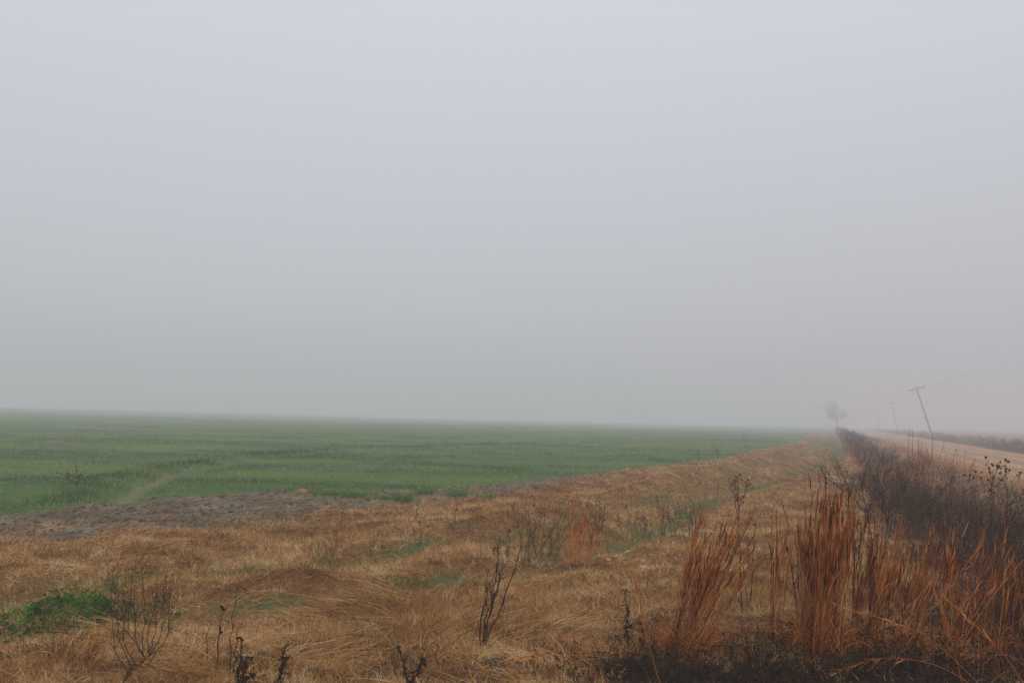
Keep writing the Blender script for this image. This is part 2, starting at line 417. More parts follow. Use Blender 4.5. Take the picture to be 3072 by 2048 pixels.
def flattened_straw():
    s = Soup()
    x, y, d = scatter(lambda t: 300 * min(1, (7 / t) ** 1.5), 4.3, 24, -40, 35)
    u = uof(x, y)
    patch = fbm(x / 2.3 + 5, y / 1.5, 91, 2)
    zone = np.exp(-(((x + 1.0) / 1.1) ** 2 + ((y - 5.9) / 1.0) ** 2)) + .55 * np.exp(-(((x + 3.4) / 1.2) ** 2 + ((y - 8.6) / .5) ** 2)) + .45 * np.exp(-(((x + .7) / .9) ** 2 + ((y - 7.9) / .35) ** 2))
    w_ = np.clip(.02 + .9 * zone * sstep(.30, .55, patch), 0, 1)
    k = rng.uniform(0, 1, len(x)) < w_ * verge_mask(x, y) * sstep(1.1, .3, x - .1 * (y - 5)) * np.clip(.15 + 3 * (fbm(x / .5, y / .35, 99, 2) - .35), .05, 1)
    x, y, d = x[k], y[k], d[k]; n = len(x); q = 6
    az = np.repeat(fbm(x / 1.3, y / .8, 95, 3) * 8.0 - 2.2 + rng.normal(0, .35, n), q) + rng.normal(0, .26, n * q)
    cx = np.repeat(x, q) + rng.normal(0, .05, n * q); cy = np.repeat(y, q) + rng.normal(0, .04, n * q); N = n * q
    L = rng.uniform(.12, .42, N)
    V, C = ribbons(np.stack([cx, cy, zoff(cx, cy) + rng.uniform(0, .055, N)], 1), az, rng.uniform(1.15, 1.55, N), rng.uniform(.0, .45, N), L,
                   np.repeat(.0030 * np.maximum(1, (d / 7) ** .6), q), 4, rng.normal(0, .5, N), .5)
    # lay each straw over the ground it crosses
    gzv = zoff(V[..., 0].ravel(), V[..., 1].ravel()).reshape(V.shape[:3])
    V[..., 2] = np.maximum(V[..., 2], gzv + .012)
    s.rib(V, np.clip(np.repeat(.45 + 1.0 * (fbm(x / .45, y / .3, 97, 2) - .45), q) + rng.normal(0, .2, N), 0, 1))
    return tag(s.build('flattened_straw', M['straw']), 'long pale straw combed flat in swirls over the verge', 'straw', kind='stuff')
flattened_straw()

def green_crop():
    s = Soup()
    x, y, d = scatter(lambda t: 620 * min(1, (14 / t) ** 1.62), 10.5, 170, -41, 36)
    e = pdist(x, y, MUD); wv = .5 * (fbm(x / 1.3, y / 1.3, 31, 3) - .5)
    thin = fbm(x / .9, y / .6, 103, 4)
    k = rng.uniform(0, 1, len(x)) < np.maximum(sstep(-.25, .35, e + wv * 2.2), .16 * (e > -4) * (pdist(x, y, EDGE) > .1) * sstep(.42, .6, fbm(x / .8, y / .5, 104, 3))) * np.clip(.35 + 3.2 * (thin - .33), .08, 1) * (1 - .9 * sstep(.24, .14, np.abs(pdist(x, y, RILL) + .08)) * sstep(27, 18, y))
    x, y, d = x[k], y[k], d[k]; N = len(x)
    dark = fbm(x / 2.0, y / 1.1, 107, 4)
    rl = pdist(x, y, RILL)
    ridge = np.exp(-((rl - .8) / .55) ** 2) * sstep(75, 50, y)
    L = (.05 + .07 * rng.uniform(0, 1, N)) * (1 + .9 * ridge + .4 * sstep(.58, .7, dark))
    V, C = ribbons(np.stack([x, y, zoff(x, y) - .005], 1), rng.uniform(0, 6.3, N), rng.uniform(.1, .9, N), rng.uniform(.1, 1.1, N), L,
                   .0065 * np.maximum(1, (d / 14) ** .85), 2)
    t = .50 + 1.2 * (fbm(x / 7, y / 3, 109, 3) - .5) + .25 * (vnoise(x / 1.2, y / .7, 110) - .5) - .36 * sstep(.54, .74, dark) - .33 * ridge + rng.normal(0, .12, N)
    t = np.clip(t, 0, .78); t = np.where(rng.uniform(0, 1, N) < .07 + .25 * sstep(.6, .75, fbm(x / 3, y / 1.5, 111, 3)), rng.uniform(.85, 1, N), t)
    s.rib(V, t)
    return tag(s.build('green_crop', M['green']), 'low green young crop covering the wide misty field', 'crop', kind='stuff')
green_crop()

def field_debris():
    """stubble scraps and clods on the bare soil margin"""
    s = Soup()
    x, y, d = scatter(lambda t: 700 * min(1, (12 / t) ** 1.6), 8.5, 45, -41, 15)
    e = pdist(x, y, MUD); ee = pdist(x, y, EDGE)
    k = rng.uniform(0, 1, len(x)) < sstep(.5, -.3, e) * sstep(-.9, .1, ee) * np.clip(.3 + 2.5 * (fbm(x / .8, y / .5, 113, 3) - .35), .05, 1)
    x, y, d = x[k], y[k], d[k]; N = len(x)
    V, C = ribbons(np.stack([x, y, zoff(x, y) + .004], 1), rng.normal(.3, 1.0, N), rng.uniform(.9, 1.55, N), rng.uniform(0, .5, N), rng.uniform(.03, .16, N), rng.uniform(.004, .010, N), 2)
    V[..., 2] = np.maximum(V[..., 2], zoff(V[..., 0].ravel(), V[..., 1].ravel()).reshape(V.shape[:3]) + .004)
    s.rib(V, np.clip(rng.normal(.42, .28, N), 0, 1))
    # clods: short stubby lumps
    x, y, d = scatter(lambda t: 40 * min(1, (12 / t) ** 1.3), 8.5, 30, -41, 10)
    e = pdist(x, y, MUD); ee = pdist(x, y, EDGE)
    k = (e < .4) & (ee > -.2) & (fbm(x / .9, y / .5, 117, 3) > .5)
    for a, b in zip(x[k], y[k]):
        r = rng.uniform(.008, .028); s.blob((a, b, gz(a, b) + r * .3), (r * 1.5, r * 1.2, r * .7), rng.uniform(0, .45), int(abs(a * 1e4)) % 99991)
    return tag(s.build('field_debris', M['debris']), 'grey scraps of stubble and clods on the bare field margin', 'debris', kind='stuff')
field_debris()

def rut_grass():
    s = Soup()
    x, y, d = scatter(lambda t: 700 * min(1, (8 / t) ** 1.4), 5, 110, -38, 36)
    ra = np.minimum(np.abs(pdist(x, y, RUT_A)), np.abs(pdist(x, y, RUT_B)) * 1.25)
    rw = np.minimum(.22 + .008 * d, .9)
    pt = fbm(x / 1.7, y / 1.7, 121, 3)
    far = sstep(25, 60, y)
    k = rng.uniform(0, 1, len(x)) < np.exp(-(ra / rw) ** 2) * sstep(.34 - .08 * far, .48 - .08 * far, pt) * verge_mask(x, y)
    k |= (rng.uniform(0, 1, len(x)) < .5 * sstep(.67, .74, fbm(x / .9, y / .7, 127, 3)) * verge_mask(x, y) * sstep(16, 9, y) * sstep(1, -1, x))
    x, y, d = x[k], y[k], d[k]; N = len(x)
    V, C = ribbons(np.stack([x, y, zoff(x, y) - .005], 1), rng.uniform(0, 6.3, N), rng.uniform(.1, .9, N), rng.uniform(.2, 1.2, N), rng.uniform(.05, .13, N),
                   .0046 * np.maximum(1, (d / 7) ** .75), 3)
    s.rib(V, np.clip(.5 + .5 * (fbm(x / .5, y / .5, 129, 2) - .5) + rng.normal(0, .17, N), 0, 1))
    return tag(s.build('rut_grass', M['weedgreen']), 'fresh green grass growing in the wheel ruts of the verge', 'grass', kind='stuff')
rut_grass()

# ---------------------------------------------------------------- stuff: roadside brush
def brush_mass(name, label, pts, hts, dist, stems, twigs, mat, wid, bits):
    """bare woody stems, their side twigs and a few dead leaves"""
    s = Soup(); n = len(pts)
    b = np.repeat(pts, stems, 0); N = len(b); hh = np.repeat(hts, stems); dd = np.repeat(dist, stems)
    b = b + np.stack([rng.normal(0, .14, N), rng.normal(0, .14, N), np.zeros(N)], 1)
    sc = wid * np.maximum(1, (dd / 8) ** .62)
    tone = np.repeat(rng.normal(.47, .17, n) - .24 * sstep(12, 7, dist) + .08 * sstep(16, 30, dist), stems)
    V, C = ribbons(b, rng.uniform(0, 6.3, N), np.abs(rng.normal(0, .36, N)), rng.normal(.1, .4, N), hh * rng.uniform(.55, 1.1, N), sc, 4, rng.normal(0, .8, N), .4)
    s.rib(V, np.clip(tone + rng.normal(0, .15, N), 0, 1))
    sel = rng.integers(1, 5, (N, twigs)); c2 = np.stack([C[np.arange(N), sel[:, j]] for j in range(twigs)], 1).reshape(-1, 3)
    c2 = c2 + rng.normal(0, .015, c2.shape); N2 = len(c2); h2 = np.repeat(hh, twigs); s2 = np.repeat(sc, twigs)
    V, C2 = ribbons(c2, rng.uniform(0, 6.3, N2), rng.uniform(.2, 1.3, N2), rng.normal(-.2, .6, N2), h2 * rng.uniform(.12, .38, N2), s2 * .62, 3, rng.normal(0, .8, N2), .4)
    s.rib(V, np.clip(np.repeat(tone, twigs) - .03 + rng.normal(0, .15, N2), 0, 1))
    c3 = np.concatenate([C2[:, 2], C2[:, 3]]); keep = rng.uniform(0, 1, len(c3)) < .8; c3 = c3[keep]; N3 = len(c3); s3 = np.concatenate([s2, s2])[keep]; h3 = np.concatenate([h2, h2])[keep]
    V, C3 = ribbons(c3, rng.uniform(0, 6.3, N3), rng.uniform(.1, 1.6, N3), rng.normal(0, .6, N3), h3 * rng.uniform(.05, .17, N3), s3 * .5, 2, 0, .5)
    s.rib(V, np.clip(rng.normal(.36, .17, N3), 0, 1))
    kb = rng.uniform(0, 1, N3) < bits; c4 = C3[kb, 2]; N4 = len(c4)
    V, _ = ribbons(c4, rng.uniform(0, 6.3, N4), rng.uniform(.3, 2.6, N4), rng.normal(0, 1, N4), rng.uniform(.015, .032, N4) * np.maximum(1, s3[kb] / wid * .4), rng.uniform(.006, .014, N4) * np.maximum(1, s3[kb] / wid * .4), 2, 0, .3)
    s.rib(V, np.clip(rng.normal(.3, .2, N4), 0, 1))
    return tag(s.build(name, mat), label, 'brush', kind='stuff')

def strip_points(rho, d0, d1, fn, a0=-5, a1=44):
    x, y, d = scatter(rho, d0, d1, a0, a1)
    k = rng.uniform(0, 1, len(x)) < fn(x, y, uof(x, y))
    return x[k], y[k], d[k]

x, y, d = strip_points(lambda t: 7.5 * min(1, (9 / t) ** .95), 5.3, 300,
                       lambda x, y, u: sstep(.65 + .25 * np.sin(y * .31) - .75 * np.exp(-((y - 18.5) / 5) ** 2), 1.6 - .5 * np.exp(-((y - 18.5) / 5) ** 2), u + .010 * y) * sstep(5.0, 3.8, u) * np.clip(.3 + 3.6 * (fbm(x / 2.1, y / 2.1, 131, 2) - .40) + .5 * sstep(14, 9, y), .05, 1) * sstep(.35, 1.0, u - .02 * (13 - y) * (y < 13)))
xe, ye, de = scatter(lambda t: 16, 4.7, 6.2, 2, 30)
ke = (rng.uniform(0, 1, len(xe)) < sstep(.15, .8, xe) * sstep(5.75, 5.3, ye)); xe, ye, de = xe[ke], ye[ke], de[ke]
n_e = len(xe)
hts = (.14 + .88 * fbm(x / 2.4, y / 2.4, 133, 3)) * rng.uniform(.6, 1.2, len(x)) * (1 + .45 * sstep(16, 9, y)) * (1 + .5 * sstep(40, 110, y)) * (1 - .65 * sstep(2.6, 3.9, uof(x, y)))
x, y, d = np.concatenate([x, xe]), np.concatenate([y, ye]), np.concatenate([d, de]); hts = np.concatenate([hts, rng.uniform(.08, .26, n_e)])
hts = np.minimum(hts, np.where(d < 10, .82, 1.05) * rng.uniform(.8, 1, len(hts)))
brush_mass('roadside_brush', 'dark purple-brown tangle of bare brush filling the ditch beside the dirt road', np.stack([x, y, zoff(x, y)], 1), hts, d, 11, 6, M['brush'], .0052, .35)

x, y, d = strip_points(lambda t: 1.3 * min(1, (60 / t) ** .9), 30, 420,
                       lambda x, y, u: sstep(12.6, 13.6, u) * sstep(18.5, 16.5, u) * np.clip(.5 + 2.6 * (fbm(x / 5, y / 5, 137, 2) - .3), .25, 1), 10, 46)
hts = (.40 + .48 * fbm(x / 6, y / 6, 139, 2)) * rng.uniform(.55, 1.05, len(x))
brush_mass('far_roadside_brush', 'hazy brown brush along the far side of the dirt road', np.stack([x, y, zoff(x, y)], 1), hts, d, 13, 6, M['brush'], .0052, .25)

def thicket_grass():
    """tan and rust grass tangled through the brush on the near right"""
    s = Soup()
    x, y, d = scatter(lambda t: 110 * min(1, (10 / t) ** 1.1), 4.3, 90, 8, 44)
    u = uof(x, y)
    k = rng.uniform(0, 1, len(x)) < np.maximum(sstep(.35, 1.0, u) * sstep(5.5, 4.6, u), .0) * np.clip(.25 + 2.6 * (fbm(x / 1.1, y / 1.1, 141, 3) - .33), .05, 1)
    x, y, d = x[k], y[k], d[k]; N = len(x)
    L = rng.uniform(.18, .62, N) * (1 + .3 * sstep(8, 14, d))
    V, C = ribbons(np.stack([x, y, zoff(x, y)], 1), rng.normal(-.3, 1.5, N), np.abs(rng.normal(.25, .35, N)), rng.normal(.5, .8, N), L, .0032 * np.maximum(1, (d / 6) ** .7), 4, rng.normal(0, .9, N), .3)
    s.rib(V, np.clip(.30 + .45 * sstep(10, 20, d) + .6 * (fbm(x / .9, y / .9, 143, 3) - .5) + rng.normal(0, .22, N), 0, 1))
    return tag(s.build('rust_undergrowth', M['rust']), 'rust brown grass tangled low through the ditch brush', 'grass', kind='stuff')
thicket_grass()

def dark_litter_shade():  # dead leaves and weeds whose dark colour also stands for thicket shadow
    s = Soup()
    x, y, d = scatter(lambda t: 1300, 4.2, 9.0, 1, 42)
    u = uof(x, y)
    k = rng.uniform(0, 1, len(x)) < np.maximum(sstep(.2, .7, x) * sstep(5.7, 5.2, y), sstep(.2, .8, u) * sstep(9.5, 7, y)) * np.clip(.4 + 3 * (fbm(x / .5, y / .4, 151, 3) - .35), 0, 1)
    x, y = x[k], y[k]; N = len(x)
    V, C = ribbons(np.stack([x, y, zoff(x, y)], 1), rng.uniform(0, 6.3, N), rng.uniform(.1, 1.5, N), rng.normal(.3, .9, N), rng.uniform(.05, .26, N), rng.uniform(.002, .006, N), 3, rng.normal(0, 1.2, N), .4)
    s.rib(V, np.clip(rng.normal(.42, .28, N), 0, 1))
    return tag(s.build('dark_litter_shade', M['dark']), 'dark dead weeds and leaf litter, also standing for shade, along the near edge of the verge', 'litter', kind='stuff')
dark_litter_shade()

# ---------------------------------------------------------------- broomsedge clumps
def broomsedge(label, x, y, n_bundles, per, rx, ry, h, lean_az, lean, spread=.16, seed=1, group='rust broomsedge clumps', skirt=60, shade=.0, mat='rust'):
    g = np.random.default_rng(seed)
    t = thing('broomsedge_clump', label, 'grass clump', (x, y, gz(x, y)), group)
    nb = n_bundles
    bx = g.normal(0, .5, nb).clip(-1, 1) * rx; by = g.normal(0, .5, nb).clip(-1, 1) * ry
    bh = h * g.uniform(.50, 1.0, nb); bl = lean * g.uniform(.35, 1.45, nb) + np.abs(g.normal(0, .05, nb)); baz = lean_az + g.normal(0, .5, nb)
    # a bundle leans out a little from the middle of its clump
    base = np.repeat(np.stack([bx, by, np.zeros(nb)], 1), per, 0); N = len(base)
    base[:, :2] += g.normal(0, .014, (N, 2))
    L = np.repeat(bh, per) * g.uniform(.72, 1.04, N) / np.cos(np.repeat(bl, per)).clip(.5)
    tl = np.repeat(bl, per) * .85 + g.normal(0, spread * .22, N); cv = np.repeat(bl, per) * .25 + g.normal(0, spread * .35, N)
    az = np.repeat(baz, per) + g.normal(0, .25, N)
    st = Soup()
    V, C = ribbons(base, az, tl, cv, L, .0032, 6, g.normal(0, .3, N), .5)
    st.rib(V, np.clip(g.normal(.44 - shade, .27, N), 0, 1))
    # leaf blades from the lower stem
    q = 2; bi = np.repeat(np.arange(N), q); lv = g.integers(0, 4, N * q)
    V, _ = ribbons(C[bi, lv], az[bi] + g.normal(0, 1.0, N * q), tl[bi] + np.abs(g.normal(.05, .2, N * q)), g.normal(.3, .7, N * q), L[bi] * g.uniform(.2, .45, N * q), .0035, 4, g.normal(0, .6, N * q), .2)
    st.rib(V, np.clip(g.normal(.52 - shade, .27, N * q), 0, 1))
    # curled skirt of old blades round the foot
    ns = skirt * 4
    a0 = g.uniform(0, 6.3, ns); b0 = np.stack([np.cos(a0) * rx * g.uniform(.1, 1.1, ns), np.sin(a0) * ry * g.uniform(.1, 1.1, ns), np.zeros(ns)], 1)
    V, _ = ribbons(b0, a0 + g.normal(0, .7, ns), g.uniform(.1, .7, ns), g.uniform(.8, 2.4, ns), g.uniform(.12, .34, ns), .0035, 5, g.normal(0, 1, ns), .3)
    st.rib(V, np.clip(g.normal(.58 - shade, .25, ns), 0, 1))
    st.build('stems', M[mat], t)
    # seed plumes: slim sheaths hugging the upper half of each stem
    q = 8
    bi = np.repeat(np.arange(N), q); lv = g.integers(4, 7, N * q)
    V, _ = ribbons(C[bi, lv] - (C[bi, lv] - C[bi, lv - 1]) * g.uniform(0, 1, N * q)[:, None], az[bi] + g.normal(0, .5, N * q), (tl + cv * .7)[bi] + g.normal(0, .09, N * q), g.normal(0, .15, N * q),
                   g.uniform(.05, .15, N * q) * h, g.uniform(.004, .008, N * q), 3, 0, .1, wprof=(.5, 1, .8, .15))
    pt = np.clip(np.repeat(g.normal(.48 - shade, .12, nb), per * q) + g.normal(0, .22, N * q), 0, 1)
    for b_ in range(nb):                                    # each bundle of stems ends in one plume
        pl = Soup(); sl_ = slice(b_ * per * q, (b_ + 1) * per * q)
        pl.rib(V[sl_], pt[sl_]); pl.build('seed_plume', M[mat], t)
    return t

broomsedge('tallest dense rust broomsedge clump in front of the dark ditch brush', 2.08, 5.65, 34, 7, .27, .22, 1.10, .1, .14, seed=3, skirt=130)
broomsedge('thinner rust clump spilling from the right flank of the tallest clump', 2.52, 5.70, 16, 6, .26, .2, .86, .1, .24, seed=5, skirt=60)
broomsedge('rust broomsedge clump leaning right, standing apart on the matted verge', 1.20, 5.75, 16, 6, .20, .15, 1.05, .0, .38, seed=7, skirt=110)
broomsedge('small upright rust tuft beside the low leafless shrub', .72, 9.2, 6, 6, .07, .06, .74, .0, .15, seed=9, skirt=12, spread=.08, shade=-.24)
broomsedge('shortest rust tuft just right of the small upright tuft', .93, 9.35, 4, 6, .05, .05, .46, .0, .08, seed=10, skirt=8, spread=.08, shade=-.24)
broomsedge('sparse rust clump of slanting stems in the middle of the right brush', 2.95, 5.7, 8, 4, .25, .22, .9, .1, .36, seed=12, skirt=50)
broomsedge('rust clump of upright stems near the right edge by the seed-head weeds', 3.28, 6.0, 9, 5, .2, .2, 1.0, .1, .13, seed=14, skirt=50)
broomsedge('outermost rust clump cut by the right edge of the photo', 3.62, 5.95, 9, 5, .22, .2, .98, .1, .22, seed=16, skirt=50)
broomsedge('tan plumed clump standing above the brush in front of the road', 12.2, 25.0, 10, 9, .32, .3, 1.55, .0, .08, seed=18, skirt=20)
broomsedge('low orange-tan tuft at the bottom left behind the forked dark weed', -2.66, 5.2, 8, 6, .16, .12, .22, .3, .3, seed=20, skirt=25, spread=.6, mat='dry', shade=.08)

# ---------------------------------------------------------------- single grass stems
def stem_thing(name, label, pts, group, r=.003, mat='rust', plume=True, seed=0, tint=.6):
    g = np.random.default_rng(seed)
    P = np.array(pts, float); t = np.linspace(0, 1, len(P)); tt = np.linspace(0, 1, 14)
    C = np.stack([np.interp(tt, t, P[:, i]) for i in range(3)], 1)
    for _ in range(3): C[1:-1] = (C[:-2] + 2 * C[1:-1] + C[2:]) / 4
    root = C[0].copy(); root[2] = gz(root[0], root[1])
    C = C - C[0]
    th = thing(name, label, 'grass stem', tuple(root), group)
    s = Soup(); s.tube(C, r, r * .35, tint, 4); s.build('stem', M[mat], th)
    if plume:
        d = C[-1] - C[-4]; az = math.atan2(d[1], d[0]); tl = math.acos(max(-1, min(1, d[2] / np.linalg.norm(d))))
        p = Soup(); N = 28; i = g.integers(7, 14, N)
        V, _ = ribbons(C[i], az + g.normal(0, .25, N), tl + g.normal(0, .14, N), g.normal(0, .3, N), g.uniform(.05, .12, N), g.uniform(.0025, .005, N), 3, 0, .1, wprof=(.5, 1, .8, .2))
        p.rib(V, np.clip(g.normal(tint + .1, .15, N), 0, 1)); p.build('seed_plume', M[mat], th)
    return th

G_ARCH = 'single orange grass stems'
stem_thing('grass_stalk', 'tall straight orange grass stem rising from the bottom centre-right edge', [(.92, 4.95, 0), (.84, 4.95, .25), (.76, 5.0, .62)], G_ARCH, seed=1)
stem_thing('grass_stalk', 'orange grass stem slanting down right at the bottom centre', [(.62, 4.9, 0), (.4, 5.0, .2), (.14, 5.2, .38)], G_ARCH, seed=2)
stem_thing('grass_stalk', 'low orange stem arching left at the bottom centre', [(.66, 4.85, 0), (.42, 4.95, .16), (.18, 5.0, .17), (.02, 5.05, .1)], G_ARCH, seed=3)
stem_thing('grass_stalk', 'bright orange stem leaning left in the bottom right corner', [(2.98, 4.8, 0), (2.85, 4.85, .25), (2.6, 4.95, .5)], G_ARCH, seed=4, r=.0035)
stem_thing('grass_stalk', 'upright bright orange stem in the bottom right corner', [(2.62, 4.85, 0), (2.55, 4.85, .3), (2.5, 4.9, .52)], G_ARCH, seed=5, r=.0035)
stem_thing('grass_stalk', 'orange stem bowed low over the dark litter at the bottom right', [(2.75, 4.8, .0), (2.5, 4.85, .18), (2.2, 4.95, .2), (1.95, 5.0, .08)], G_ARCH, seed=6)
stem_thing('grass_stalk', 'long orange stem reaching left across the tangle below the tallest clump', [(2.8, 4.9, 0), (2.45, 4.95, .34), (1.98, 5.0, .46)], G_ARCH, seed=7)
stem_thing('grass_stalk', 'long diagonal orange stem leaning right across the brush', [(2.4, 5.3, 0), (2.65, 5.3, .35), (2.95, 5.3, .72)], G_ARCH, seed=8, r=.0035)
stem_thing('grass_stalk', 'thin orange stem leaning left at the bottom left corner', [(-2.35, 4.8, 0), (-2.42, 4.85, .12), (-2.52, 4.95, .3)], G_ARCH, seed=9, plume=False)

G_TALL = 'tall grass stalks against the road'
for i, (lab, x, y, top, ln) in enumerate((
        ('leftmost slender tan stalk against the road, above the tan plumed clump', 7.9, 16.5, 1.46, .02),
        ('slender tan stalk standing against the road just right of the leftmost one', 8.04, 16.6, 1.46, .0),
        ('short dark-tipped stalk between the paired stalks against the road', 7.98, 16.3, 1.30, .03),
        ('tallest tan stalk crossing the foot of the leaning pole', 8.3, 16.4, 1.42, .04),
        ('tan stalk leaning right just below the leaning pole', 8.15, 16.0, 1.30, .2),
        ('feathery stalk low against the road under the leaning pole', 7.6, 15.2, 1.16, .12),
        ('tan stalk slanting strongly right over the middle of the road', 8.1, 15.6, 1.2, .28),
        ('faint tan stalk nearest the three seed-head weeds', 8.55, 15.8, 1.1, .1))):
    b = gz(x, y)
    stem_thing('grass_stalk', lab, [(x, y, b), (x + ln * .3, y, b + (top - b) * .6), (x + ln, y, top)], G_TALL, r=.005, seed=40 + i, tint=.42)

# ---------------------------------------------------------------- dark dead weeds
def weed(name, label, x, y, stems, seed, group=None, r=.0045, twigs=4, tl=.10, heads=0, hr=.012, mat='dark', leaf=0, depth=.06, cat='weed', tint=.45, zroot=None):
    """a dead forb: stems given as lists of (sideways, up) metres from the root, with side twigs, seed heads and shrivelled leaves"""
    g = np.random.default_rng(seed)
    t = thing(name, label, cat, (x, y, gz(x, y) if zroot is None else zroot), group)
    rt = np.array([y, -x]) / math.hypot(x, y); fw = np.array([x, y]) / math.hypot(x, y)
    s = Soup()
    for st in stems:
        P = np.array(st, float); k = np.linspace(0, 1, len(P)); kk = np.linspace(0, 1, 9)
        a = np.interp(kk, k, P[:, 0]); b = np.interp(kk, k, P[:, 1])
        a[1:-1] = (a[:-2] + 2 * a[1:-1] + a[2:]) / 4; b[1:-1] = (b[:-2] + 2 * b[1:-1] + b[2:]) / 4
        a[1:] += g.normal(0, .006, 8); dp = g.normal(0, depth) * kk
        C = np.stack([a * rt[0] + dp * fw[0], a * rt[1] + dp * fw[1], b], 1)
        r0 = r * (1 if P[0, 1] <= .001 else .65)
        s.tube(C, r0, r0 * .4, tint, 5)
        tips = [C[-1]]
        for _ in range(twigs):
            i = g.integers(3, 9); d = C[min(i, 8)] - C[i - 1]; d = d / np.linalg.norm(d) + g.normal(0, .5, 3) + np.array([0, 0, .25]); d /= np.linalg.norm(d)
            ln = tl * g.uniform(.4, 1.2); mid = C[i] + d * ln * .5 + g.normal(0, .008, 3); e = C[i] + d * ln + np.array([0, 0, ln * .12])
            s.tube([C[i], mid, e], r0 * .45, r0 * .22, tint, 4); tips.append(e)
            if g.uniform() < .6:
                d2 = d + g.normal(0, .6, 3); d2 /= np.linalg.norm(d2); e2 = mid + d2 * ln * .5
                s.tube([mid, (mid + e2) / 2 + g.normal(0, .004, 3), e2], r0 * .3, r0 * .18, tint, 4); tips.append(e2)
        for e in tips:
            if g.uniform() < heads: hd = Soup(); hd.blob(e, hr * g.uniform(.6, 1.3), g.uniform(0, .4), int(g.integers(1e6))); hd.build('seed_head', M[mat], t)
        for _ in range(leaf):
            i = g.integers(1, 9); n = 1
            V, _c = ribbons(C[i][None], g.uniform(0, 6.3, n), g.uniform(1.3, 2.6, n), g.uniform(-.6, 1.6, n), g.uniform(.025, .055, n), g.uniform(.006, .015, n), 5, g.normal(0, 2.5, n), .2, wprof=(.4, 1, .6, .9, .5, .1)); V = V + g.normal(0, .0035, V.shape)
            lf = Soup(); lf.rib(V, g.uniform(.1, .9)); lf.build('leaf', M[mat], t)
    s.build('stem', M[mat], t)
    return t

G_W = 'dark dead weeds on the verge'
weed('forked_weed', 'leaning dark weed at the bottom left fanning into many bare branches', -2.18, 4.65,
     [[(0, 0), (.08, .13), (.22, .27)],
      [(.12, .19), (.05, .30), (.02, .45), (.01, .74)], [(.14, .2), (.06, .36), (.05, .52), (.03, .60)], [(.2, .26), (.11, .38), (.09, .5), (.13, .74)],
      [(.2, .26), (.15, .36), (.14, .47), (.12, .58)], [(.22, .27), (.2, .36), (.23, .5), (.235, .62)], [(.22, .27), (.27, .33), (.29, .45), (.27, .66)],
      [(.22, .27), (.3, .34), (.32, .46), (.31, .63)], [(.2, .26), (.17, .33), (.2, .44), (.17, .55)], [(.16, .22), (.1, .3), (.08, .42), (.075, .56)],
      [(.22, .28), (.25, .38), (.26, .5), (.30, .6)]], 21, G_W, .0044, 17, .14, leaf=0, tint=.7)
weed('twiggy_weed', 'narrow dark weed of bunched twigs in the middle of the foreground', -.16, 5.6,
     [[(0, 0), (.0, .16), (.03, .34), (.07, .46)], [(.02, 0), (.05, .2), (.1, .4), (.14, .52)], [(.03, .0), (.09, .16), (.17, .38), (.24, .66)], [(.01, 0), (.06, .25), (.08, .42), (.10, .58)],
      [(.02, 0), (.03, .2), (.09, .3), (.12, .46)], [(.05, .22), (.02, .34), (.03, .46)]], 22, G_W, .0055, 9, .09)
weed('stalk_weed', 'tallest thin straight dark stalk at the lower left', -1.66, 5.15, [[(0, 0), (.005, .2), (.012, .46)], [(.03, 0), (.03, .14), (.045, .3)]], 23, G_W, .0045, 3, .05)
weed('stalk_weed', 'thin dark stalk just left of the tallest straight stalk', -1.76, 5.2, [[(0, 0), (.012, .2), (.02, .36)]], 24, G_W, .0045, 3, .03, heads=.5, hr=.008)
weed('stalk_weed', 'faint thin stalk left of the pair of straight stalks', -1.85, 5.3, [[(0, 0), (-.003, .14), (.01, .29)]], 25, G_W, .003, 2, .03)
G_D = 'blackened leafy stumps along the bottom edge'
weed('withered_weed', 'tallest blackened withered weed stump at the bottom left of centre', -1.43, 4.65, [[(0, 0), (-.004, .12), (-.012, .28)], [(0, 0), (.01, .1), (.03, .2)], [(.01, 0), (.03, .1), (.055, .14)], [(-.02, 0), (-.02, .1), (-.01, .21)]], 26, G_D, .0075, 2, .03, leaf=26)
weed('withered_weed', 'blackened withered weed just right of the tallest withered stump', -1.24, 4.68, [[(0, 0), (.01, .1), (.03, .23)], [(0, 0), (.02, .12), (.045, .18)]], 27, G_D, .007, 2, .03, leaf=26)
weed('withered_weed', 'short blackened stump below the forked weed', -2.0, 4.7, [[(0, 0), (.01, .07), (.02, .13)], [(0, 0), (-.02, .06), (-.03, .1)]], 28, G_D, .007, 2, .03, leaf=20)
weed('withered_weed', 'blackened withered weed leaning left at the bottom centre', -.52, 4.75, [[(0, 0), (-.03, .1), (-.075, .24)], [(0, 0), (.01, .08), (.02, .13)], [(0, .05), (.04, .12), (.07, .19)]], 29, G_D, .007, 3, .04, leaf=16)
weed('drooping_weed', 'black weed hung with shrivelled leaves left of the leaning rust clump', .86, 5.95, [[(0, 0), (-.01, .14), (-.02, .40)], [(0, 0), (.0, .16), (-.015, .3)], [(.1, 0), (.1, .12), (.11, .2)]], 30, G_W, .006, 3, .07, leaf=26)
weed('curled_weed', 'tall dark weed with a curled tangled head behind the leaning rust clump', 1.80, 6.45,
     [[(0, 0), (-.02, .45), (-.03, .8), (-.03, 1.0)], [(-.03, .72), (-.06, .9), (-.04, 1.05)], [(-.03, .8), (.02, .92), (.03, 1.0)], [(-.03, .85), (-.09, .95), (-.07, 1.0)], [(-.025, .3), (.05, .36), (.06, .3)]], 31, G_W, .0045, 9, .10, heads=.3, hr=.006)
weed('bent_weed', 'forked dark weed between the leaning clump and the tallest clump', 2.10, 6.1, [[(0, 0), (-.02, .3), (-.06, .55), (-.07, .78)], [(-.02, .3), (.06, .45), (.13, .56)], [(-.01, .2), (-.09, .3), (-.16, .34)]], 32, G_W, .006, 5, .12)
